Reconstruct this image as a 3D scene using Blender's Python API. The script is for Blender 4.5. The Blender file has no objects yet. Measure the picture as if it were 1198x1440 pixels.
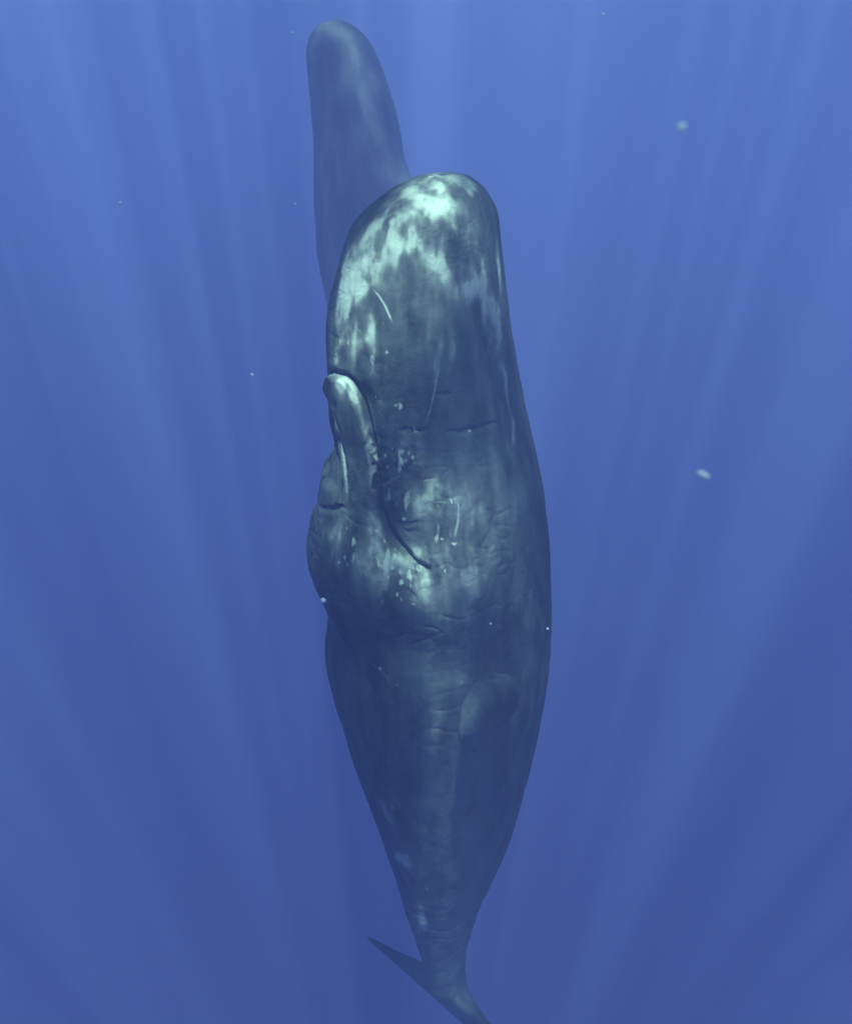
import bpy, math
import numpy as np
from mathutils import Vector

R = math.radians
scene = bpy.context.scene
COL = scene.collection

# ------------------------------------------------------------------ camera
PITCH = 25.0                 # degrees below the horizontal
FPX = 1247.0                 # focal length in photo pixels (1198 x 1440)
CX, CY = 599.0, 720.0
CAM = np.array([0.0, 0.0, -9.0])      # the sea surface is z = 0
cam_d = bpy.data.cameras.new('camera')
cam = bpy.data.objects.new('camera', cam_d)
COL.objects.link(cam)
cam.location = CAM
cam.rotation_euler = (R(90 - PITCH), 0, 0)
cam_d.sensor_fit = 'VERTICAL'
cam_d.sensor_height = 24.0
cam_d.lens = 24.0 * FPX / 1440.0
cam_d.clip_start = 0.05
cam_d.clip_end = 2000.0
cam_d.dof.use_dof = True
cam_d.dof.focus_distance = 9.0
cam_d.dof.aperture_fstop = 2.8
scene.camera = cam

# ------------------------------------------------------------------ light
SUN_EL = 71.0                # as refracted under water
SUN_AZ = 2.5                 # degrees right of straight behind the camera
world = bpy.data.worlds.new('World')
scene.world = world
world.use_nodes = True
wn = world.node_tree
bg = wn.nodes['Background']
sky = wn.nodes.new('ShaderNodeTexSky')
sky.sky_type = 'NISHITA'
sky.sun_disc = False
sky.sun_elevation = R(SUN_EL)
sky.sun_rotation = R(180.0 - SUN_AZ)
wn.links.new(sky.outputs[0], bg.inputs[0])
bg.inputs[1].default_value = 0.06

sun_d = bpy.data.lights.new('sun', 'SUN')
sun_d.energy = 5.0
sun_d.angle = R(1.0)         # spread by the rippled surface
sun_d.color = (1.0, 0.97, 0.92)
sun = bpy.data.objects.new('sun', sun_d)
COL.objects.link(sun)
ce, se = math.cos(R(SUN_EL)), math.sin(R(SUN_EL))
to_sun = Vector((ce * math.sin(R(SUN_AZ)), -ce * math.cos(R(SUN_AZ)), se))
sun.rotation_euler = to_sun.to_track_quat('Z', 'Y').to_euler()
sun.location = to_sun * 60

vs = scene.view_settings
vs.view_transform = 'Standard'
vs.look = 'None'
vs.gamma = 1.0
vs.use_curve_mapping = False
vs.exposure = 2.24
cy = scene.cycles
cy.use_denoising = True
cy.volume_bounces = 3
cy.diffuse_bounces = 2
cy.glossy_bounces = 1
cy.transmission_bounces = 2
cy.transparent_max_bounces = 8
cy.max_bounces = 6
cy.sample_clamp_indirect = 4.0


# ------------------------------------------------------------------ helpers
_cp, _sp = math.cos(R(PITCH)), math.sin(R(PITCH))
FWD = np.array([0, _cp, -_sp]); UP = np.array([0, _sp, _cp]); RIGHT = np.array([1.0, 0, 0])


def project(p):
    """world points (n,3) -> photo pixels (n,2)"""
    q = p - CAM
    d = q @ FWD
    return np.stack([CX + FPX * (q @ RIGHT) / d, CY - FPX * (q @ UP) / d], 1)


def ray(px, py):
    d = FWD + RIGHT * (px - CX) / FPX + UP * (CY - py) / FPX
    return d / np.linalg.norm(d)


def at_depth(px, py, dist):
    return CAM + ray(px, py) * dist


def smooth(a, b, x):
    t = np.clip((x - a) / (b - a), 0, 1)
    return t * t * (3 - 2 * t)


def _hash(i, j, k, seed):
    n = (i * 374761393 + j * 668265263 + k * 2147483647 + seed * 1274126177) & 0xFFFFFFFF
    n = ((n ^ (n >> 13)) * 1274126177) & 0xFFFFFFFF
    n = n ^ (n >> 16)
    return (n & 0xFFFF) / 65535.0


_a, _b = 0.65, 0.5
ROT = np.array([[math.cos(_a), math.sin(_a), 0], [-math.sin(_a), math.cos(_a), 0], [0, 0, 1]]) @ np.array([[1, 0, 0], [0, math.cos(_b), math.sin(_b)], [0, -math.sin(_b), math.cos(_b)]])


def vnoise(p, freq, seed=0):
    """trilinear value noise, -1..1"""
    q = p @ ROT * freq
    f0 = np.floor(q).astype(np.int64)
    f = q - f0
    f = f * f * (3 - 2 * f)
    r = 0
    for a in (0, 1):
        for b in (0, 1):
            for c in (0, 1):
                w = (f[:, 0] if a else 1 - f[:, 0]) * (f[:, 1] if b else 1 - f[:, 1]) * (f[:, 2] if c else 1 - f[:, 2])
                r = r + w * _hash(f0[:, 0] + a, f0[:, 1] + b, f0[:, 2] + c, seed)
    return r * 2 - 1


def fbm(p, freq, octaves=3, seed=0, gain=0.5):
    r, amp = 0, 1.0
    for o in range(octaves):
        r = r + amp * vnoise(p, freq * 2 ** o, seed + 17 * o)
        amp *= gain
    return r


def spline(tab, n):
    """Catmull-Rom through rows of tab, resampled at n even arc steps (arc measured on the first two columns)"""
    tab = np.asarray(tab, float)
    P = np.vstack([2 * tab[0] - tab[1], tab, 2 * tab[-1] - tab[-2]])
    out = []
    for i in range(1, len(P) - 2):
        t = np.linspace(0, 1, 60, endpoint=False)[:, None]
        p0, p1, p2, p3 = P[i - 1], P[i], P[i + 1], P[i + 2]
        out.append(0.5 * (2 * p1 + (p2 - p0) * t + (2 * p0 - 5 * p1 + 4 * p2 - p3) * t ** 2 + (3 * p1 - p0 - 3 * p2 + p3) * t ** 3))
    out = np.vstack(out + [tab[-1:]])
    return out


def seg_dist(px, poly):
    """distance, side sign and 0..1 position of pixels px against a polyline"""
    poly = np.asarray(poly, float)
    best = np.full(len(px), 1e9); side = np.zeros(len(px)); pos = np.zeros(len(px))
    L = np.linalg.norm(np.diff(poly, axis=0), axis=1); cum = np.concatenate([[0], np.cumsum(L)])
    for i in range(len(poly) - 1):
        a, b = poly[i], poly[i + 1]
        ab = b - a
        t = np.clip(((px - a) @ ab) / (ab @ ab), 0, 1)
        d = px - (a + t[:, None] * ab)
        dd = np.hypot(d[:, 0], d[:, 1])
        m = dd < best
        best[m] = dd[m]
        side[m] = np.sign(ab[0] * (px[m, 1] - a[1]) - ab[1] * (px[m, 0] - a[0]))
        pos[m] = (cum[i] + t[m] * L[i]) / cum[-1]
    return best, side, pos


def blob(px, x, y, rx, ry, ang=0.0):
    c, s = math.cos(R(ang)), math.sin(R(ang))
    dx, dy = px[:, 0] - x, px[:, 1] - y
    u, v = dx * c + dy * s, -dx * s + dy * c
    return np.exp(-(u / rx) ** 2 - (v / ry) ** 2)


def mesh_from(name, verts, faces):
    me = bpy.data.meshes.new(name)
    verts = np.asarray(verts, np.float32); faces = np.asarray(faces, np.int32)
    me.vertices.add(len(verts)); me.vertices.foreach_set('co', verts.ravel())
    k = faces.shape[1]
    me.loops.add(faces.size); me.loops.foreach_set('vertex_index', faces.ravel())
    me.polygons.add(len(faces)); me.polygons.foreach_set('loop_start', np.arange(len(faces), dtype=np.int32) * k)
    me.update(calc_edges=True); me.validate()
    return me


def coords(me):
    a = np.empty(len(me.vertices) * 3, np.float32); me.vertices.foreach_get('co', a)
    return a.reshape(-1, 3).astype(float)


def normals(me):
    a = np.empty(len(me.vertices) * 3, np.float32); me.vertex_normals.foreach_get('vector', a)
    return a.reshape(-1, 3).astype(float)


def set_smooth(me):
    me.polygons.foreach_set('use_smooth', np.ones(len(me.polygons), bool)); me.update()


def grid_faces(nr, nc):
    """quads of a tube of nr rings with nc points, closed by triangles fanned to two pole vertices (as degenerate-free tris)"""
    i = np.arange(nr - 1)[:, None] * nc; j = np.arange(nc)[None, :]; j2 = (j + 1) % nc
    q = np.stack([i + j, i + j2, i + nc + j2, i + nc + j], -1).reshape(-1, 4)
    t1 = np.concatenate([q[:, [0, 1, 2]], q[:, [0, 2, 3]]])
    a, b = nr * nc, nr * nc + 1
    jj = np.arange(nc); jn = (jj + 1) % nc
    top = np.stack([np.full(nc, a), jn, jj], 1)
    base = (nr - 1) * nc
    bot = np.stack([np.full(nc, b), base + jj, base + jn], 1)
    return np.concatenate([t1, top, bot])


def tag(o, label=None, cat=None, group=None, kind=None):
    for k, v in (('label', label), ('category', cat), ('group', group), ('kind', kind)):
        if v: o[k] = v
    return o


def link(name, me, mat=None, parent=None):
    o = bpy.data.objects.new(name, me)
    COL.objects.link(o)
    if mat: me.materials.append(mat)
    if parent: o.parent = parent
    return o


def nodes(name):
    m = bpy.data.materials.new(name); m.use_nodes = True
    nt = m.node_tree; nt.nodes.clear()
    out = nt.nodes.new('ShaderNodeOutputMaterial')
    def N(t, **kw):
        n = nt.nodes.new('ShaderNode' + t)
        for k, v in kw.items():
            if k.startswith('i_'):
                n.inputs[k[2:].replace('_', ' ')].default_value = v
            else:
                setattr(n, k, v)
        return n
    def Lk(a, b): nt.links.new(a, b)
    return m, out, N, Lk


# ------------------------------------------------------------------ the water
def water_surface():
    """the rippled sheet overhead: wavelets focus the sun into shafts, so it passes the light unevenly"""
    n, S = 200, 260.0
    g = np.linspace(-S, S, n)
    X, Y = np.meshgrid(g, g, indexing='ij')
    P = np.stack([X.ravel(), Y.ravel() + 40, np.zeros(n * n)], 1)
    P[:, 2] = 0.35 + 0.12 * fbm(P, 0.12, 3, 5)
    i = np.arange(n - 1)[:, None] * n; j = np.arange(n - 1)[None, :]
    q = np.stack([i + j, i + n + j, i + n + j + 1, i + j + 1], -1).reshape(-1, 4)
    me = mesh_from('water_surface', P, q)
    set_smooth(me)
    m, out, N, Lk = nodes('rippled_surface')
    tc = N('TexCoord')
    warp = N('TexNoise', i_Scale=0.55, i_Detail=2.0)
    Lk(tc.outputs['Object'], warp.inputs['Vector'])
    vm = N('VectorMath', operation='MULTIPLY_ADD')
    Lk(warp.outputs['Color'], vm.inputs[0]); vm.inputs[1].default_value = (0.9, 0.9, 0)
    Lk(tc.outputs['Object'], vm.inputs[2])
    vo = N('TexVoronoi', feature='SMOOTH_F1', voronoi_dimensions='2D', i_Scale=1.15, i_Smoothness=0.6)
    Lk(vm.outputs[0], vo.inputs['Vector'])
    web = N('MapRange', interpolation_type='SMOOTHSTEP'); web.inputs[1].default_value = 0.12; web.inputs[2].default_value = 0.62
    web.inputs[3].default_value = 0.0; web.inputs[4].default_value = 1.0
    Lk(vo.outputs['Distance'], web.inputs[0])
    big = N('TexNoise', noise_dimensions='2D', i_Scale=0.26, i_Detail=2.0, i_Roughness=0.5)
    mpb = N('Mapping'); mpb.inputs['Location'].default_value = (8.6, 9.65, 0)  # transparency pattern of the unseen sheet, shifted to place light on the whale
    Lk(tc.outputs['Object'], mpb.inputs['Vector']); Lk(mpb.outputs[0], big.inputs['Vector'])
    bigr = N('MapRange', interpolation_type='SMOOTHSTEP'); bigr.inputs[1].default_value = 0.36; bigr.inputs[2].default_value = 0.64
    bigr.inputs[3].default_value = 0.36; bigr.inputs[4].default_value = 1.0
    Lk(big.outputs['Fac'], bigr.inputs[0])
    mid = N('TexNoise', noise_dimensions='2D', i_Scale=0.85, i_Detail=2.0, i_Roughness=0.5)
    mpm = N('Mapping'); mpm.inputs['Location'].default_value = (-0.8, 0.6, 0)
    Lk(tc.outputs['Object'], mpm.inputs['Vector']); Lk(mpm.outputs[0], mid.inputs['Vector'])
    midr = N('MapRange', interpolation_type='SMOOTHSTEP'); midr.inputs[1].default_value = 0.38; midr.inputs[2].default_value = 0.60
    midr.inputs[3].default_value = 0.38; midr.inputs[4].default_value = 1.0
    Lk(mid.outputs['Fac'], midr.inputs[0])
    bm = N('Math', operation='MULTIPLY'); Lk(bigr.outputs[0], bm.inputs[0]); Lk(midr.outputs[0], bm.inputs[1])
    wr = N('MapRange'); wr.inputs[3].default_value = 0.12; wr.inputs[4].default_value = 1.0
    Lk(web.outputs[0], wr.inputs[0])
    mu = N('Math', operation='MULTIPLY'); Lk(wr.outputs[0], mu.inputs[0]); Lk(bm.outputs[0], mu.inputs[1])
    col = N('MixRGB', blend_type='MULTIPLY'); col.inputs[0].default_value = 1.0
    col.inputs[1].default_value = (0.58, 0.98, 0.86, 1)
    Lk(mu.outputs[0], col.inputs[2])
    tr = N('BsdfTransparent'); Lk(col.outputs[0], tr.inputs[0])
    Lk(tr.outputs[0], out.inputs['Surface'])
    me.materials.append(m)
    o = bpy.data.objects.new('water_surface', me); COL.objects.link(o)
    tag(o, kind='structure')


def water_body():
    x, y0, y1, z0, z1 = 140.0, -60.0, 190.0, -150.0, 0.0
    v = [(sx * x, yy, zz) for zz in (z0, z1) for yy in (y0, y1) for sx in (-1, 1)]
    f = [(0, 2, 3, 1), (4, 5, 7, 6), (0, 1, 5, 4), (2, 6, 7, 3), (0, 4, 6, 2), (1, 3, 7, 5)]
    me = mesh_from('haze', v, f)
    m, out, N, Lk = nodes('blue_sea_water')
    pv = N('VolumePrincipled')
    pv.inputs['Color'].default_value = (0.304, 0.332, 0.752, 1)
    pv.inputs['Absorption Color'].default_value = (0.0, 0.0, 0.0, 1)
    pv.inputs['Density'].default_value = 0.038
    pv.inputs['Anisotropy'].default_value = 0.0
    Lk(pv.outputs[0], out.inputs['Volume'])
    o = link('haze', me, m)
    tag(o, label='clear blue sea water fading with distance', kind='stuff')


water_surface()
water_body()


# ------------------------------------------------------------------ whale skin
def skin_material(name):
    m, out, N, Lk = nodes(name)
    bs = N('BsdfPrincipled')
    tc = N('TexCoord')
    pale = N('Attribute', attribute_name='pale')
    # longitudinal mottling: stretched along the body
    mp = N('Mapping'); mp.inputs['Scale'].default_value = (3.2, 3.2, 1.1)
    Lk(tc.outputs['Object'], mp.inputs['Vector'])
    n1 = N('TexNoise', i_Scale=1.6, i_Detail=6.0, i_Roughness=0.6); Lk(mp.outputs[0], n1.inputs['Vector'])
    n2 = N('TexNoise', i_Scale=14.0, i_Detail=5.0, i_Roughness=0.65); Lk(tc.outputs['Object'], n2.inputs['Vector'])
    r1 = N('MapRange'); r1.inputs[1].default_value = 0.36; r1.inputs[2].default_value = 0.74
    Lk(n1.outputs['Fac'], r1.inputs[0])
    base = N('MixRGB'); base.inputs[1].default_value = (0.010, 0.012, 0.015, 1); base.inputs[2].default_value = (0.078, 0.088, 0.096, 1)
    Lk(r1.outputs[0], base.inputs[0])
    # pale sloughing skin and painted sunlight, given ragged, flaking edges
    ad = N('Math', operation='MULTIPLY_ADD'); ad.inputs[1].default_value = 1.1; ad.inputs[2].default_value = -0.55
    Lk(n2.outputs['Fac'], ad.inputs[0])
    jag = N('Math', operation='ADD'); Lk(ad.outputs[0], jag.inputs[0]); Lk(pale.outputs['Fac'], jag.inputs[1])
    crisp = N('MapRange', interpolation_type='SMOOTHSTEP'); crisp.inputs[1].default_value = .22; crisp.inputs[2].default_value = .75
    Lk(jag.outputs[0], crisp.inputs[0])
    cw = N('Math', operation='MULTIPLY'); cw.inputs[1].default_value = .28; Lk(crisp.outputs[0], cw.inputs[0])
    sm = N('Math', operation='MULTIPLY_ADD', use_clamp=True); sm.inputs[1].default_value = .72
    Lk(pale.outputs['Fac'], sm.inputs[0]); Lk(cw.outputs[0], sm.inputs[2])
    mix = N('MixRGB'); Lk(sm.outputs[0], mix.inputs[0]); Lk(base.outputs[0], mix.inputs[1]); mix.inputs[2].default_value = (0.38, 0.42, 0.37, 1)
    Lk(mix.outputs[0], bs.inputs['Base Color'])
    bs.inputs['Roughness'].default_value = 0.58
    bs.inputs['IOR'].default_value = 1.36
    bs.inputs['Specular IOR Level'].default_value = 0.22
    # wrinkled, pitted hide, rougher in patches
    mp2 = N('Mapping'); mp2.inputs['Scale'].default_value = (1.0, 1.0, 0.95); Lk(tc.outputs['Object'], mp2.inputs['Vector'])
    n3 = N('TexNoise', i_Scale=16.0, i_Detail=7.0, i_Roughness=0.62, i_Distortion=0.6)
    Lk(mp2.outputs[0], n3.inputs['Vector'])
    n4 = N('TexNoise', i_Scale=1.3, i_Detail=2.0); Lk(tc.outputs['Object'], n4.inputs['Vector'])
    r4 = N('MapRange'); r4.inputs[1].default_value = .38; r4.inputs[2].default_value = .66; r4.inputs[3].default_value = .2; r4.inputs[4].default_value = 1.0
    Lk(n4.outputs['Fac'], r4.inputs[0])
    hm = N('Math', operation='MULTIPLY'); Lk(n3.outputs['Fac'], hm.inputs[0]); Lk(r4.outputs[0], hm.inputs[1])
    bp = N('Bump'); bp.inputs['Strength'].default_value = 0.55; bp.inputs['Distance'].default_value = 0.035
    Lk(hm.outputs[0], bp.inputs['Height'])
    Lk(bp.outputs[0], bs.inputs['Normal'])
    Lk(bs.outputs[0], out.inputs['Surface'])
    return m


# ------------------------------------------------------------------ whale loft
# (photo row, left limb, right limb) of the trunk, jaw and throat left out
TRUNK = [(243, 622, 622), (245.5, 596, 644), (253, 572, 664), (270, 541, 684), (300, 507, 699), (335, 486, 704), (375, 475, 708), (430, 466, 715),
         (500, 463, 727), (560, 466, 738), (600, 471, 746), (650, 461, 756), (700, 449, 764), (760, 444, 771),
         (830, 452, 775), (880, 461, 775), (920, 467, 773), (960, 473, 769), (1020, 487, 758), (1060, 501, 750),
         (1130, 529, 733), (1170, 543, 720), (1230, 561, 697), (1290, 578, 673), (1335, 593, 659), (1365, 602, 655)]
DIST = 8.0           # horizontal distance from camera to the whale's axis
TURN = 45.0          # belly is turned this far out of the picture plane, towards the camera
V3 = np.array([-math.cos(R(TURN)), -math.sin(R(TURN)), 0.0])     # towards the belly
L3 = np.array([math.sin(R(TURN)), -math.cos(R(TURN)), 0.0])      # towards the whale's left
ORG = np.array([0.0, DIST, CAM[2]])


def section(n_phi, wv, wd, ww, pinch, sq):
    """unit outline in (belly, left) coordinates"""
    c, s = np.cos(n_phi), np.sin(n_phi)
    cc = np.sign(c) * np.abs(c) ** sq; ss = np.sign(s) * np.abs(s) ** sq
    b = np.where(c > 0, wv, wd) * cc
    l = ww * ss * (1 - pinch * np.clip(c, 0, 1) ** 2)
    return b, l


def whale_rings(n_rows, phis):
    tab = spline(TRUNK, 0)
    y, xl, xr = tab[:, 0], tab[:, 1], tab[:, 2]
    th = R(PITCH) + np.arctan((y - CY) / FPX)
    z = -DIST * np.tan(th)
    c = DIST * _cp - z * _sp
    xl, xr = (xl - CX) * c / FPX, (xr - CX) * c / FPX
    arc = np.concatenate([[0], np.cumsum(np.sqrt(np.diff(z) ** 2 + np.diff((xr - xl) / 2) ** 2))])
    t = np.linspace(0, arc[-1], n_rows)
    z, xl, xr = np.interp(t, arc, z), np.interp(t, arc, xl), np.interp(t, arc, xr)
    L = z[0] - z[-1]
    u = (z[0] - z) / L
    # ratios along the body
    ww = np.interp(u, [0, .15, .35, .5, .7, .88, 1], [.86, .84, .86, .94, .90, .72, .62])
    pinch = np.interp(u, [0, .08, .2, .38, .46, 1], [.05, .18, .30, .22, .04, 0])
    sq = np.interp(u, [0, .1, .3, .5, 1], [.92, .88, .90, .96, 1.0])
    B = np.empty((n_rows, len(phis))); Lf = np.empty_like(B); cx = np.empty(n_rows)
    for i in range(n_rows):
        b, l = section(phis, 1.0, 1.0, ww[i], pinch[i], sq[i])
        X = b * V3[0] + l * L3[0]
        s = max((xr[i] - xl[i]) / (X.max() - X.min()), 1e-4)
        cx[i] = xl[i] - X.min() * s
        B[i], Lf[i] = b * s, l * s
    return z, cx, B, Lf


def fluke_rows(b0, l0, phis, z0, cx0, n=70, span=1.80):
    """continue the loft from the tail stock into the spread flukes"""
    s = np.linspace(0, 1, n + 1)[1:]
    c, sn = np.cos(phis), np.sin(phis)
    rows = []
    hw0, hd0 = np.abs(l0).max(), np.abs(b0).max()
    for t in s:
        w = hw0 + (span - hw0) * smooth(-0.05, 1.0, t) ** 1.9
        d = hd0 * (1 - smooth(-.1, 0.75, t)) + 0.05 * smooth(0, .5, t) * (1 - 0.9 * smooth(.55, 1.0, t)) + 0.006
        l = w * sn
        k = np.clip(np.abs(l) / span, 0, 1)
        # thick at the midline, thin out along the blades
        thick = d * np.sign(c) * np.abs(c) ** 0.9 + hd0 * 0.25 * np.sign(c) * np.exp(-(l / 0.16) ** 2) * (1 - smooth(.2, .85, t)) * smooth(0, .3, t)
        drop = 0.85 * t + 0.24 * k ** 1.3 * smooth(0.1, 0.8, t) - 0.10 * smooth(.8, 1, t) * np.exp(-(l / 0.12) ** 2)
        rows.append((thick - 0.11 * drop * smooth(0, .5, t) - 0.04 * k ** 2, l, z0 - drop))
    return rows


def build_loft(n_rows, phis, name):
    z, cx, B, Lf = whale_rings(n_rows, phis)
    nc = len(phis)
    z[0] -= 0.0
    P = []
    for i in range(1, n_rows):
        p = ORG + np.outer(B[i], V3) + np.outer(Lf[i], L3)
        p[:, 0] += cx[i]; p[:, 2] += z[i]
        P.append(p)
    for b, l, zz in fluke_rows(B[-1], Lf[-1], phis, z[-1], cx[-1]):
        p = ORG + np.outer(b, V3) + np.outer(l, L3)
        p[:, 0] += cx[-1]; p[:, 2] += zz
        P.append(p)
    nr = len(P)
    P = np.concatenate(P + [np.array([ORG + [cx[0], 0, z[0]]]), P[-1].mean(0)[None]])
    return mesh_from(name, P, grid_faces(nr, nc)[:, ::-1]), (z, cx, B, Lf)


def mirror_px(P, cxz):
    """pixels of each point after folding the whale's right side onto its left"""
    z, cx = cxz
    off = np.interp(-(P[:, 2] - ORG[2]), -z, cx)
    q = P - ORG; q[:, 0] -= off
    l = q @ L3; b = q @ V3
    # the jaw lies a little askew
    l0 = np.interp(-(P[:, 2] - ORG[2]), [1.9, 2.3, 2.9, 3.3, 3.8, 4.5], [0, -.09, 0, .06, .04, 0])
    Q = ORG + np.outer(b, V3) + np.outer(l0 + np.abs(l - l0), L3)
    Q[:, 0] += off; Q[:, 2] = P[:, 2]
    return project(Q), b, l


MOUTH = [(455, 527), (478, 527.5), (487, 530), (494, 536), (500, 548), (510, 580), (519, 615), (525, 650), (527, 685), (532, 715), (545, 745), (565, 772), (585, 791), (606, 805)]


def anatomy(P, Nn, cxz, fine=True):
    """outward displacement in metres: jaw, mouth, throat, cheek, creases"""
    px, b, l = mirror_px(P, cxz)
    x, y = px[:, 0], px[:, 1]
    belly = smooth(0.0, 0.35, b)           # never touch the back
    d, side, pos = seg_dist(px, MOUTH)
    d2, side2, _p = seg_dist(px, MOUTH + [(660, 845), (800, 945)])
    sd = d2 * np.where(side2 > 0, 1, -1)    # positive on the jaw side
    inside = (sd > 0)
    H = np.zeros(len(P))
    # jaw: a rod proud of the palate, down to the throat
    jaw_len = smooth(522, 536, y) * (1 - smooth(700, 760, y))
    edge = smooth(-1.5, 5, sd)
    H += 0.065 * edge * jaw_len * belly * (x < 620)
    # palate sunk beside the jaw
    H -= 0.045 * np.exp(-((sd + 9) / 10) ** 2) * (sd < 2) * smooth(528, 560, y) * (1 - smooth(690, 800, y)) * belly
    # throat: swells behind the jaw, bounded by the mouth line
    past = smooth(.8, 1.0, pos)
    reach = (1 - past) * smooth(-1, 12, sd) + past * smooth(-90, 90, sd)
    throat = smooth(705, 770, y) * (1 - smooth(820, 935, y)) * (1 - smooth(560, 700, x))
    H += 0.045 * throat * reach * belly
    H += 0.055 * blob(px, 548, 805, 60, 52, 40) * reach * belly * smooth(-.05, .15, l)
    # the far lip: skin left of the jaw drops away
    jl = np.interp(y, [556, 600, 640, 670, 705], [468, 477, 483, 486, 491])
    apx = project(P)
    seen = (l < 0.05) * belly * smooth(556, 580, y) * (1 - smooth(690, 712, y))
    H -= 0.045 * seen * smooth(3, -3, apx[:, 0] - jl)
    # the mouth line itself
    g = np.exp(-((sd + 2.5) / 3.2) ** 2) * smooth(0, .03, pos) * (1 - smooth(.97, 1, pos))
    H -= (0.055 + 0.03 * smooth(.55, .75, pos)) * g * belly
    # cheek behind the mouth line
    H += 0.038 * blob(px, 602, 708, 62, 38) * (sd < 0) * smooth(0, 25, -sd)
    H += 0.030 * blob(px, 650, 800, 50, 120)
    # the head ends in a full jowl, the neck below it is hollow
    H += 0.050 * blob(px, 620, 845, 75, 38)
    H -= 0.065 * blob(px, 580, 930, 110, 40, 6)
    H -= 0.03 * blob(px, 735, 760, 22, 180, -4)
    H += 0.045 * blob(px, 600, 1010, 34, 60, -8)
    H -= 0.03 * blob(px, 560, 1110, 60, 40, 20)
    # flat of the upper head
    H -= 0.025 * blob(px, 600, 560, 70, 40)
    H += 0.020 * blob(px, 560, 470, 60, 50)
    return H, px, sd, pos, belly


def creases(px, P, front):
    H = np.zeros(len(px))
    wob = np.stack([fbm(P, 11, 2, 21), fbm(P, 11, 2, 27)], 1) * 2.6
    vary = 0.75 + 0.5 * vnoise(P, 9, 5)
    def cut(poly, depth, w):
        d, s, pos = seg_dist(px + wob, poly)
        fade = smooth(0, .3, pos) * (1 - smooth(.6, 1, pos))
        w2 = w * (0.6 + 0.5 * fade)
        up = np.where(s < 0, 0.75, 1.9)        # steep upper lip, easy lower one
        return -depth * fade * vary * np.exp(-(d / (w2 * up)) ** 2)
    H += cut([(556, 606), (575, 604), (592, 606), (604, 602)], .035, 2.6)
    H += cut([(618, 610), (640, 606), (664, 602), (690, 596), (715, 590)], .03, 2.8)
    H += cut([(612, 553), (624, 555), (636, 553)], .022, 2.4)
    H += cut([(535, 683), (548, 674), (566, 668)], .012, 2)
    H += cut([(542, 700), (556, 690), (572, 684)], .010, 2)
    H += cut([(548, 730), (566, 736), (586, 737), (604, 731)], .018, 2.4)
    H += cut([(560, 742), (578, 748), (598, 746)], .014, 2.2)
    H += cut([(585, 676), (602, 674), (620, 671)], .012, 2)
    H += cut([(566, 822), (580, 838), (590, 850)], .02, 2.5)
    H += cut([(575, 640), (590, 637)], .015, 2)
    H += cut([(690, 868), (697, 880), (697, 895)], .02, 3)
    # folded hide from the cheek to the neck: short wandering wrinkles across the body
    jawz = (1 - smooth(522, 536, px[:, 0])) * smooth(510, 530, px[:, 1]) * (1 - smooth(690, 720, px[:, 1]))
    zone = smooth(600, 680, px[:, 1]) * (1 - smooth(900, 1000, px[:, 1])) * (1 - .7 * smooth(690, 740, px[:, 0]))
    wz = 1 - np.abs(fbm(P * np.array([.5, .5, 1.0]), 9, 2, 131)) * 2.2
    H -= zone * 0.008 * np.clip(wz, 0, 1) ** 2 * smooth(-.4, .4, fbm(P, 2.2, 2, 137))
    wz = 1 - np.abs(fbm(P * np.array([.45, .45, 1.0]), 5, 2, 141)) * 2.6
    H -= (1 - zone) * 0.008 * np.clip(wz, 0, 1) ** 2 * smooth(-.1, .6, fbm(P, 1.2, 2, 147))
    H *= 1 - jawz
    H += cut([(446, 711), (466, 715), (494, 713)], .03, 2.6)
    H += cut([(466, 545), (473, 585), (481, 625), (485, 660), (488, 690), (492, 720)], .03, 2.4)
    # pitted patch beside the mouth
    w = blob(px, 562, 648, 34, 20)
    H += w * 0.022 * np.clip(fbm(P, 16, 2, 41), -1, 1)
    w = blob(px, 528, 650, 7, 40)
    H += w * 0.022 * np.clip(fbm(P, 20, 2, 47), -1, 1)
    w = blob(px, 560, 800, 50, 45)
    H += w * 0.014 * fbm(P * np.array([1, 1, .5]), 16, 2, 43)
    w = blob(px, 480, 770, 40, 40)
    H += w * 0.008 * fbm(P * np.array([1, 1, .4]), 18, 2, 44)
    return H * front


def main_whale():
    # more columns where the camera looks
    base = np.linspace(0, 2 * math.pi, 4001)
    dens = 1.0 + 1.6 * (np.cos((base - 0.85) / 1.0) > -0.15) 
    cum = np.concatenate([[0], np.cumsum((dens[1:] + dens[:-1]) / 2)]); cum /= cum[-1]
    phis = np.interp(np.arange(560) / 560, cum, base)
    me, (z, cx, B, Lf) = build_loft(1040, phis, 'whale_body')
    cxz = (z, cx)
    P = coords(me); Nn = normals(me)
    stock = P[:, 2] - ORG[2] > z[-1]
    H, px, sd, pos, belly = anatomy(P, Nn, cxz)
    view = CAM - P; view /= np.linalg.norm(view, axis=1)[:, None]
    front = ((Nn * view).sum(1) > -0.05).astype(float)
    apx = project(P)
    H = H * stock
    # soft unevenness of flesh
    H += stock * (0.020 * fbm(P * np.array([1, 1, .6]), 1.5, 2, 3) + 0.006 * fbm(P * np.array([1, 1, .8]), 6.0, 3, 9))
    P2 = P + Nn * H[:, None]
    me.vertices.foreach_set('co', P2.astype(np.float32).ravel()); me.update()
    Nn = normals(me)
    P3 = P2 + Nn * (creases(project(P2), P2, front) * stock)[:, None]
    me.vertices.foreach_set('co', P3.astype(np.float32).ravel()); me.update()
    set_smooth(me)
    return me, cxz



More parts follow.
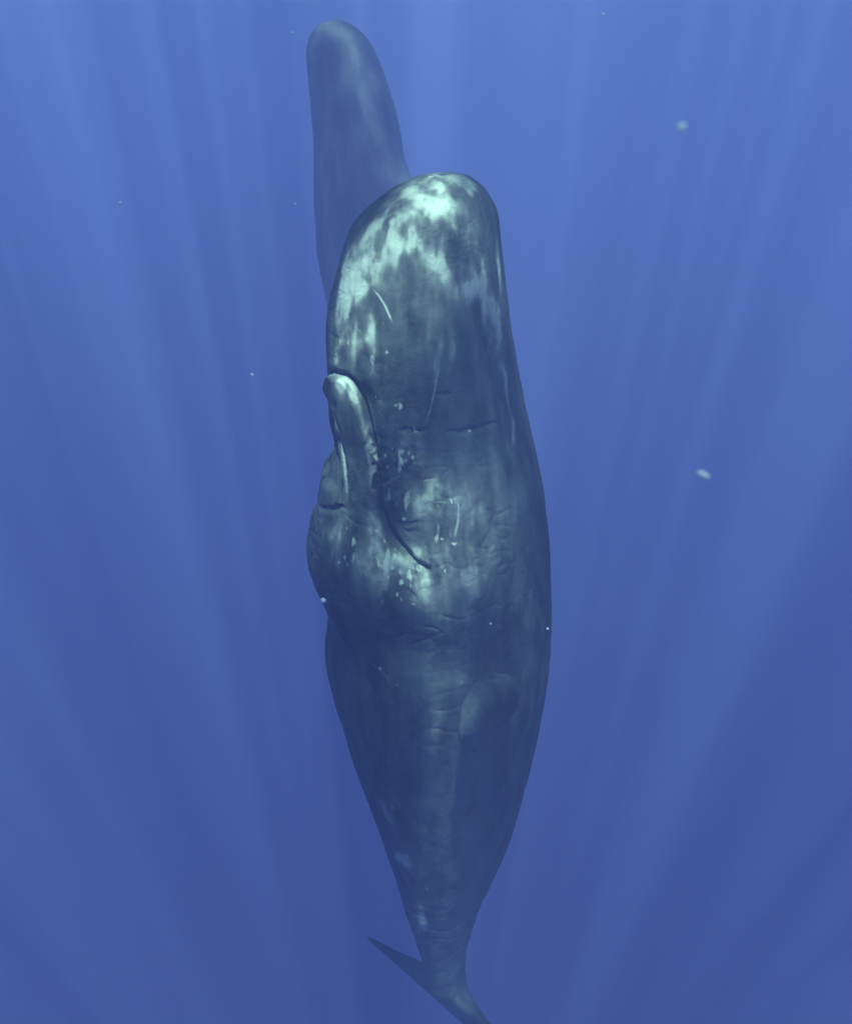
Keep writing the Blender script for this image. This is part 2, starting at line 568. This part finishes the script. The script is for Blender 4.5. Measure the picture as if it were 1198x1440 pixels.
PALE = [(585, 325, 80, 60, -20, .24), (610, 258, 80, 18, 0, .15), (600, 400, 110, 130, 0, .20), (484, 395, 8, 40, 6, .5),  # x, y, half widths, turn, amount: pale sloughing skin, with sun dapple and highlights painted in
    (625, 250, 44, 9, 8, .35), (583, 292, 46, 18, -15, .58), (522, 335, 32, 16, -35, .6), (512, 385, 32, 28, -30, .7),  # first: light on the crown, painted as paleness
    (548, 348, 30, 16, -10, .75), (575, 332, 13, 15, 0, .6), (632, 378, 20, 34, -20, .75), (652, 328, 34, 9, 62, .4),
    (674, 400, 7, 42, -14, .45), (700, 480, 6, 90, -9, .5), (713, 560, 4, 80, -9, .45), (685, 470, 5, 60, -12, .3),
    (490, 455, 16, 50, 8, .55), (528, 460, 9, 42, 2, .4), (615, 490, 14, 46, 0, .42), (634, 505, 6, 40, 3, .3),
    (510, 490, 26, 20, 0, .35), (484, 550, 14, 24, -20, .8), (503, 630, 12, 90, -10, .22), (600, 702, 52, 26, 0, .46), (648, 780, 46, 130, 0, .40), (600, 850, 60, 30, 10, .18), (590, 640, 50, 30, 0, .16), (625, 560, 60, 60, 0, .10),
    (556, 800, 46, 38, 40, .60), (480, 762, 42, 44, 0, .38), (530, 745, 22, 16, 40, .25), (560, 645, 34, 20, 0, .25), (700, 730, 12, 60, 0, .12),  # throat patches strengthened to paint in the sun falling there
    (588, 1300, 13, 28, -10, .6), (566, 1210, 20, 8, 35, .55), (548, 1142, 8, 24, -25, .5), (604, 1178, 46, 24, 0, .22),
    (600, 1265, 20, 12, 0, .2), (605, 1010, 30, 62, -8, .30), (656, 956, 20, 9, -12, .30), (700, 956, 16, 5, 10, .22),  # last two: highlight on the flipper's top edge, painted in
    (580, 905, 40, 12, 12, .12), (700, 860, 8, 40, 0, .12)]
SCRATCH_GLINT = [  # healed scratches, plus a highlight painted along the jaw's edge
    ([(524, 405), (533, 416), (543, 432), (553, 455)], 1.5, .9), ([(619, 500), (617, 520), (612, 545), (605, 575), (599, 596)], 1.4, .8),
    ([(640, 697), (645, 712), (644, 735), (638, 760)], 1.4, .85), ([(491, 472), (489, 482), (491, 492)], 1.2, .7),
    ([(495, 455), (510, 470), (522, 476)], 1.2, .5), ([(592, 676), (604, 675), (618, 672)], 1.2, .7), ([(606, 706), (622, 706), (634, 707)], 1.1, .5),
    ([(479, 612), (483, 640), (486, 668), (490, 702)], 2.2, .8), ([(565, 795), (582, 800), (598, 804)], 1.2, .7),  # first: highlight along the far edge of the jaw, painted pale
    ([(540, 682), (552, 673), (566, 669)], 1.1, .5), ([(496, 440), (493, 470), (496, 505)], 1.0, .3),
    ([(660, 430), (668, 470), (672, 520)], 1.0, .3), ([(560, 940), (575, 960), (588, 985)], 1.0, .2), ([(520, 930), (540, 948), (552, 965)], 1.0, .25)]
SPOTS = [(529, 559, 2.2), (562, 572, 4), (556, 570, 2.5), (584, 605, 3.5), (660, 607, 3), (517, 474, 4), (543, 495, 3), (635, 706, 3.2), (617, 712, 2), (568, 730, 3),
         (622, 757, 2.5), (638, 764, 3), (625, 803, 3.5), (551, 798, 6), (545, 812, 4), (566, 818, 5), (583, 848, 2.5), (534, 940, 2.5), (560, 964, 2),
         (489, 447, 3), (540, 640, 3), (552, 633, 2.5), (565, 637, 3.5), (572, 648, 3), (585, 652, 2.5), (570, 655, 3), (545, 655, 2.5), (600, 1249, 2.2),
         (500, 765, 2.5), (478, 790, 3), (488, 745, 2), (530, 745, 3), (520, 745, 2.5), (540, 760, 3)]


def paint(me, offset, cxz):
    """how pale the skin is at each vertex"""
    P = coords(me) + offset; Nn = normals(me)
    view = CAM - P; view /= np.linalg.norm(view, axis=1)[:, None]
    front = smooth(-.05, .12, (Nn * view).sum(1))
    px = project(P)
    wob = np.stack([fbm(P, 4.5, 3, 61), fbm(P, 4.5, 3, 73)], 1)
    a = np.zeros(len(P))
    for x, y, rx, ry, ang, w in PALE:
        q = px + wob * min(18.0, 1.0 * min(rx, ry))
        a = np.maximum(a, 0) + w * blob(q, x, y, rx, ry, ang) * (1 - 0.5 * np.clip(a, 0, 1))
    streak = 0.5 + 0.5 * np.clip(1.6 * fbm(P * np.array([1, 1, .35]), 9, 3, 91), -1, 1)
    head = (px[:, 1] < 640) * smooth(640, 690, px[:, 0] - (px[:, 1] - 300) * .1)
    a += .45 * head * smooth(.1, .8, fbm(P * np.array([1, 1, .13]), 7, 3, 19))
    a *= 0.35 + 0.85 * streak
    a = .5 * a + .5 * smooth(.12, .7, a)
    q2 = px + np.stack([fbm(P, 22, 2, 81), fbm(P, 22, 2, 83)], 1) * 3.0
    brk = fbm(P, 9, 2, 67)
    for poly, w, amt in SCRATCH_GLINT:
        d, s_, pos = seg_dist(px + wob * 0.8, poly)
        a = np.maximum(a, amt * .85 * np.exp(-(d / w) ** 2) * (0.35 + 0.65 * smooth(0, .3, pos)) * (1 - .8 * smooth(.75, 1, pos)) * smooth(-1.2, -.2, brk))
    for x, y, r in SPOTS:
        a = np.maximum(a, .9 * smooth(1.2, .4, np.hypot(q2[:, 0] - x, (q2[:, 1] - y) * .9) / (r * .75)))
    # flecks of loose skin on throat, cheek and lip
    spk = smooth(.42, .7, vnoise(P * np.array([1, 1, .45]), 34, 101) * .7 + vnoise(P * np.array([1, 1, .6]), 17, 103) * .6)
    zone = np.maximum.reduce([blob(px, 556, 805, 46, 46), .7 * blob(px, 482, 768, 40, 44), blob(px, 562, 648, 32, 18), .6 * blob(px, 560, 700, 30, 40), .6 * blob(px, 520, 480, 46, 60), .5 * blob(px, 620, 770, 50, 60)])
    a = np.maximum(a, .95 * spk * smooth(.2, .7, zone))
    mpx, b, l = mirror_px(P, cxz)
    d, side, pos = seg_dist(mpx, MOUTH)
    belly = smooth(0, .3, b)
    lip = np.exp(-((d - 3) / 3.5) ** 2) * (side > 0) * smooth(.02, .1, pos) * (1 - smooth(.42, .5, pos))
    a = np.maximum(a, belly * .8 * lip * (0.45 + 0.55 * smooth(-.2, .5, fbm(P, 9, 2, 12))))
    up = np.exp(-((d - 2) / 5) ** 2) * smooth(.28, .36, pos) * (1 - smooth(.54, .62, pos))
    a = np.maximum(a, belly * up * smooth(-.25, .2, fbm(P, 14, 2, 15)))
    low = np.exp(-((d - 3) / 3) ** 2) * (side > 0) * smooth(.78, .86, pos) * (1 - smooth(.96, 1, pos))
    a = np.maximum(a, belly * .2 * low)
    a = a * np.maximum(front, (a > .0) * (d < 8) * belly)
    # the unseen flank carries the same kind of scattered pale skin
    other = smooth(.35, .9, fbm(P * np.array([1, 1, .5]), 2.2, 3, 33)) * .5
    a = a * 1.0 + (1 - front) * other
    at = me.attributes.new('pale', 'FLOAT', 'POINT')
    at.data.foreach_set('value', np.clip(a, 0, 1).astype(np.float32))


def flipper_mesh(me, cxz, mirrored, tuck=0.0):
    P = coords(me); Nn = normals(me)
    px = project(P)
    view = CAM - P
    ok = np.nonzero((Nn * view).sum(1) > 0)[0]
    def S(x, y):
        k = ok[np.argmin(np.hypot(px[ok, 0] - x, px[ok, 1] - y))]
        return P[k], Nn[k]
    n0 = S(676, 1000)[1]; n0[2] = 0; n0 /= np.linalg.norm(n0)
    T = np.cross(np.array([0, 0, 1.0]), n0)           # across the blade, to the picture's right
    spec = [(667, 938, .22, .05, .03), (667, 940, .24, .18, .08), (667, 945, .27, .27, .11), (666, 953, .30, .33, .13), (665, 964, .32, .355, .135), (664, 979, .315, .36, .125),
            (663, 995, .285, .335, .11), (662, 1010, .24, .28, .09), (661, 1023, .195, .21, .07), (660, 1034, .155, .13, .05), (660, 1041, .13, .065, .03), (660, 1044, .12, .02, .012)]
    rows = []
    for x, y, off, hw, th in spec:
        p, _n = S(x, y)
        rows.append(np.concatenate([p + n0 * off, [hw, th]]))
    rows = spline(rows, 0)[::8]
    ph = np.arange(48) / 48 * 2 * math.pi
    V = []
    for r in rows:
        V.append(r[:3] + np.outer(np.cos(ph) * r[3], T - 0.20 * n0) + np.outer(np.sin(ph) * r[4], n0))
    nr = len(V)
    V = np.concatenate(V + [V[0].mean(0)[None], V[-1].mean(0)[None]])
    # a shallow fold across the blade near the shoulder
    q = project(V)
    d, _s, _p = seg_dist(q, [(692, 948), (676, 972), (655, 1000)])
    V = V - n0 * (0.035 * np.exp(-(d / 6) ** 2))[:, None]
    V = V - L3 * tuck
    F = grid_faces(nr, 48)
    if mirrored:
        z, cx = cxz
        off = np.interp(-(V[:, 2] - ORG[2]), -z, cx)
        qq = V - ORG; qq[:, 0] -= off
        l = qq @ L3; b = qq @ V3
        V2 = ORG + np.outer(b, V3) - np.outer(l, L3); V2[:, 0] += off; V2[:, 2] = V[:, 2]
        V = V2; F = F[:, ::-1]
    m = mesh_from('flipper', V, F)
    # outward facing
    c = coords(m); nn = normals(m)
    if ((c - c.mean(0)) * nn).sum() < 0:
        m.flip_normals()
    return m


def union(me, others):
    o = bpy.data.objects.new('tmp', me); COL.objects.link(o)
    tmp = [o]
    for k, m in enumerate(others):
        f = bpy.data.objects.new('tmp_f', m); COL.objects.link(f); tmp.append(f)
        md = o.modifiers.new('u%d' % k, 'BOOLEAN'); md.operation = 'UNION'; md.object = f; md.solver = 'MANIFOLD'
    dg = bpy.context.evaluated_depsgraph_get()
    res = bpy.data.meshes.new_from_object(o.evaluated_get(dg))
    for t in tmp:
        bpy.data.objects.remove(t)
    return res


def eye_mesh():
    """a domed eyeball in a low lid ring; local z looks outwards"""
    prof = [(0.0, .020), (.012, .0185), (.022, .013), (.028, .004), (.030, .010), (.040, .014), (.052, .010), (.064, -.01)]
    n = 28
    V = [(r * math.cos(a) * 1.25, r * math.sin(a), z) for r, z in prof[1:] for a in np.arange(n) / n * 2 * math.pi]
    V.append((0, 0, prof[0][1]))
    F = []
    for i in range(len(prof) - 2):
        for j in range(n):
            a, b = i * n + j, i * n + (j + 1) % n
            F += [(a, a + n, b + n), (a, b + n, b)]
    F += [(len(V) - 1, j, (j + 1) % n) for j in range(n)]
    m = mesh_from('eye', V, F); set_smooth(m)
    return m


skin = skin_material('whale_skin')
me, cxz = main_whale()
body_me = union(me, [flipper_mesh(me, cxz, False), flipper_mesh(me, cxz, True, .62)])
base_pt = np.array([0.1, DIST, CAM[2] + cxz[0][-1]])
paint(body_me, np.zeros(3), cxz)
body_me.vertices.foreach_set('co', (coords(body_me) - base_pt).astype(np.float32).ravel())
set_smooth(body_me)
body_me.materials.clear()
root = bpy.data.objects.new('sperm_whale', None); COL.objects.link(root)
root.location = base_pt
body_me.name = 'body'
link('body', body_me, skin, root)
tag(root, 'dark sperm whale hanging head up in clear view, pale blotches on its head', 'whale')

m, out, N, Lk = nodes('whale_eye')
bs = N('BsdfPrincipled'); tc = N('TexCoord'); nz = N('TexNoise', i_Scale=60.0)
Lk(tc.outputs['Object'], nz.inputs['Vector'])
rp = N('ValToRGB'); rp.color_ramp.elements[0].color = (.01, .012, .015, 1); rp.color_ramp.elements[1].color = (.05, .05, .055, 1)
Lk(nz.outputs['Fac'], rp.inputs[0]); Lk(rp.outputs[0], bs.inputs['Base Color']); bs.inputs['Roughness'].default_value = .25
Lk(bs.outputs[0], out.inputs['Surface'])
eye_mat = m
P = coords(body_me) + base_pt; Nn = normals(body_me)
vis = np.nonzero((Nn * (CAM - P)).sum(1) > 0)[0]
k = vis[np.argmin(np.hypot(*(project(P[vis]) - np.array([703, 884])).T))]
e = link('eye', eye_mesh(), eye_mat, root)
e.location = P[k] - base_pt + Nn[k] * .004
e.scale = (.55, .55, .55)
e.rotation_euler = Vector(Nn[k]).to_track_quat('Z', 'X').to_euler()


# ------------------------------------------------------------------ the second whale, farther off
def second_whale():
    phis = np.arange(150) / 150 * 2 * math.pi
    me2, (z, cx, B, Lf) = build_loft(300, phis, 'second_body')
    P = coords(me2); Nn = normals(me2)
    stock = P[:, 2] - ORG[2] > z[-1]
    H, *_ = anatomy(P, Nn, (z, cx))
    H = H * stock + stock * 0.02 * fbm(P * np.array([1, 1, .6]), 1.2, 2, 55)
    P = P + Nn * H[:, None]
    me2.vertices.foreach_set('co', P.astype(np.float32).ravel()); me2.update()
    me2 = union(me2, [flipper_mesh(me2, (z, cx), False, .5), flipper_mesh(me2, (z, cx), True, .5)])
    P = coords(me2)
    top = ORG + np.array([cx[0], 0, z[0]])
    Q = P - top
    me2.vertices.foreach_set('co', Q.astype(np.float32).ravel())
    a = 0.03 + smooth(.0, .8, fbm(Q * np.array([1, 1, .4]), 1.9, 3, 77)) * .22
    a += .12 * np.exp(-((Q[:, 2] + .1) / .22) ** 2) * smooth(-.2, .5, fbm(Q, 3, 2, 5))
    at = me2.attributes.new('pale', 'FLOAT', 'POINT'); at.data.foreach_set('value', np.clip(a, 0, 1).astype(np.float32))
    set_smooth(me2); me2.materials.clear(); me2.name = 'body'
    r = bpy.data.objects.new('sperm_whale', None); COL.objects.link(r)
    r.location = at_depth(461, 29, 22.5)
    r.scale = (1.26, 1.26, 1.36)
    r.rotation_mode = 'ZYX'
    r.rotation_euler = (R(0), R(-10.0), R(-118))
    b = link('body', me2, skin, r)
    e2 = link('eye', e.data, None, r)
    Nn = normals(me2); C = coords(me2)
    k = np.argmin(np.linalg.norm(C - (np.array(e.location) + base_pt - top), axis=1))
    e2.location = C[k] + Nn[k] * .004
    e2.rotation_euler = e.rotation_euler; e2.scale = e.scale
    tag(r, 'distant sperm whale fading into the blue behind the nearer one', 'whale')


second_whale()


# ------------------------------------------------------------------ drifting flecks
m, out, N, Lk = nodes('drifting_fleck')
bs = N('BsdfPrincipled'); tc = N('TexCoord'); nz = N('TexNoise', i_Scale=3.0)
Lk(tc.outputs['Generated'], nz.inputs['Vector'])
rp = N('ValToRGB'); rp.color_ramp.elements[0].color = (.75, .78, .8, 1); rp.color_ramp.elements[1].color = (.9, .9, .9, 1)
Lk(nz.outputs['Fac'], rp.inputs[0]); Lk(rp.outputs[0], bs.inputs['Base Color']); bs.inputs['Roughness'].default_value = .7
bs.inputs['Subsurface Weight'].default_value = 0.0
tr = N('BsdfTransparent'); mx = N('MixShader')
lw = N('LayerWeight'); lw.inputs[0].default_value = .35
r2 = N('MapRange'); r2.inputs[3].default_value = .9; r2.inputs[4].default_value = .0
Lk(lw.outputs['Facing'], r2.inputs[0]); Lk(r2.outputs[0], mx.inputs[0]); Lk(tr.outputs[0], mx.inputs[1]); Lk(bs.outputs[0], mx.inputs[2])
Lk(mx.outputs[0], out.inputs['Surface'])
fleck_mat = m


def fleck_mesh(seed):
    n, k = 14, 9
    V = []
    for i in range(1, k):
        t = math.pi * i / k
        for j in range(n):
            a = 2 * math.pi * j / n
            V.append((math.sin(t) * math.cos(a), math.sin(t) * math.sin(a), math.cos(t)))
    V += [(0, 0, 1), (0, 0, -1)]
    V = np.array(V)
    V = V * (1 + .22 * fbm(V + seed * 3.1, 1.6, 2, seed))[:, None]
    me = mesh_from('fleck', V, grid_faces(k - 1, n)); set_smooth(me); me.materials.append(fleck_mat)
    return me


fm = [fleck_mesh(q) for q in range(4)]
BIT = ('tiny pale speck drifting in the open water', 'specks drifting in the water')
FLECKS = [  # pixel, distance, half size px, stretch, tilt, label, group
    (988, 668, 1.25, 10.5, .6, 20, 'bright oval fleck adrift in the water beside the near whale', None),
    (958, 179, 0.85, 6.5, .85, 0, 'faint round fleck adrift high in the open water', None),
    (455, 844, 7.2, 4.2, .75, 30, 'bright white speck beside the near whale\'s throat', None),
    (770, 884, 7.4, 1.9, .9, 0, 'small white speck at the near whale\'s back', None),
    (690, 877, 7.4, 1.9, .9, 0, 'small white speck before the near whale\'s flank', None),
    (415, 287, 5, 1.6, .9, 0) + BIT, (170, 285, 5, 2.0, .8, 0) + BIT, (355, 527, 5, 2.2, .6, 60) + BIT,
    (411, 46, 5, 1.9, .8, 0) + BIT, (848, 20, 5, 2.0, .8, 0) + BIT]
for i, (x, y, dist, r, st, tilt, lab, grp) in enumerate(FLECKS):
    o = bpy.data.objects.new('drifting_fleck', fm[i % 4]); COL.objects.link(o)
    s_ = r * dist / FPX
    o.location = at_depth(x, y, dist)
    o.scale = (s_, s_ * .8, s_ * st)
    o.rotation_euler = (R(10 * i), R(tilt), 0)
    tag(o, lab, 'fleck', grp)
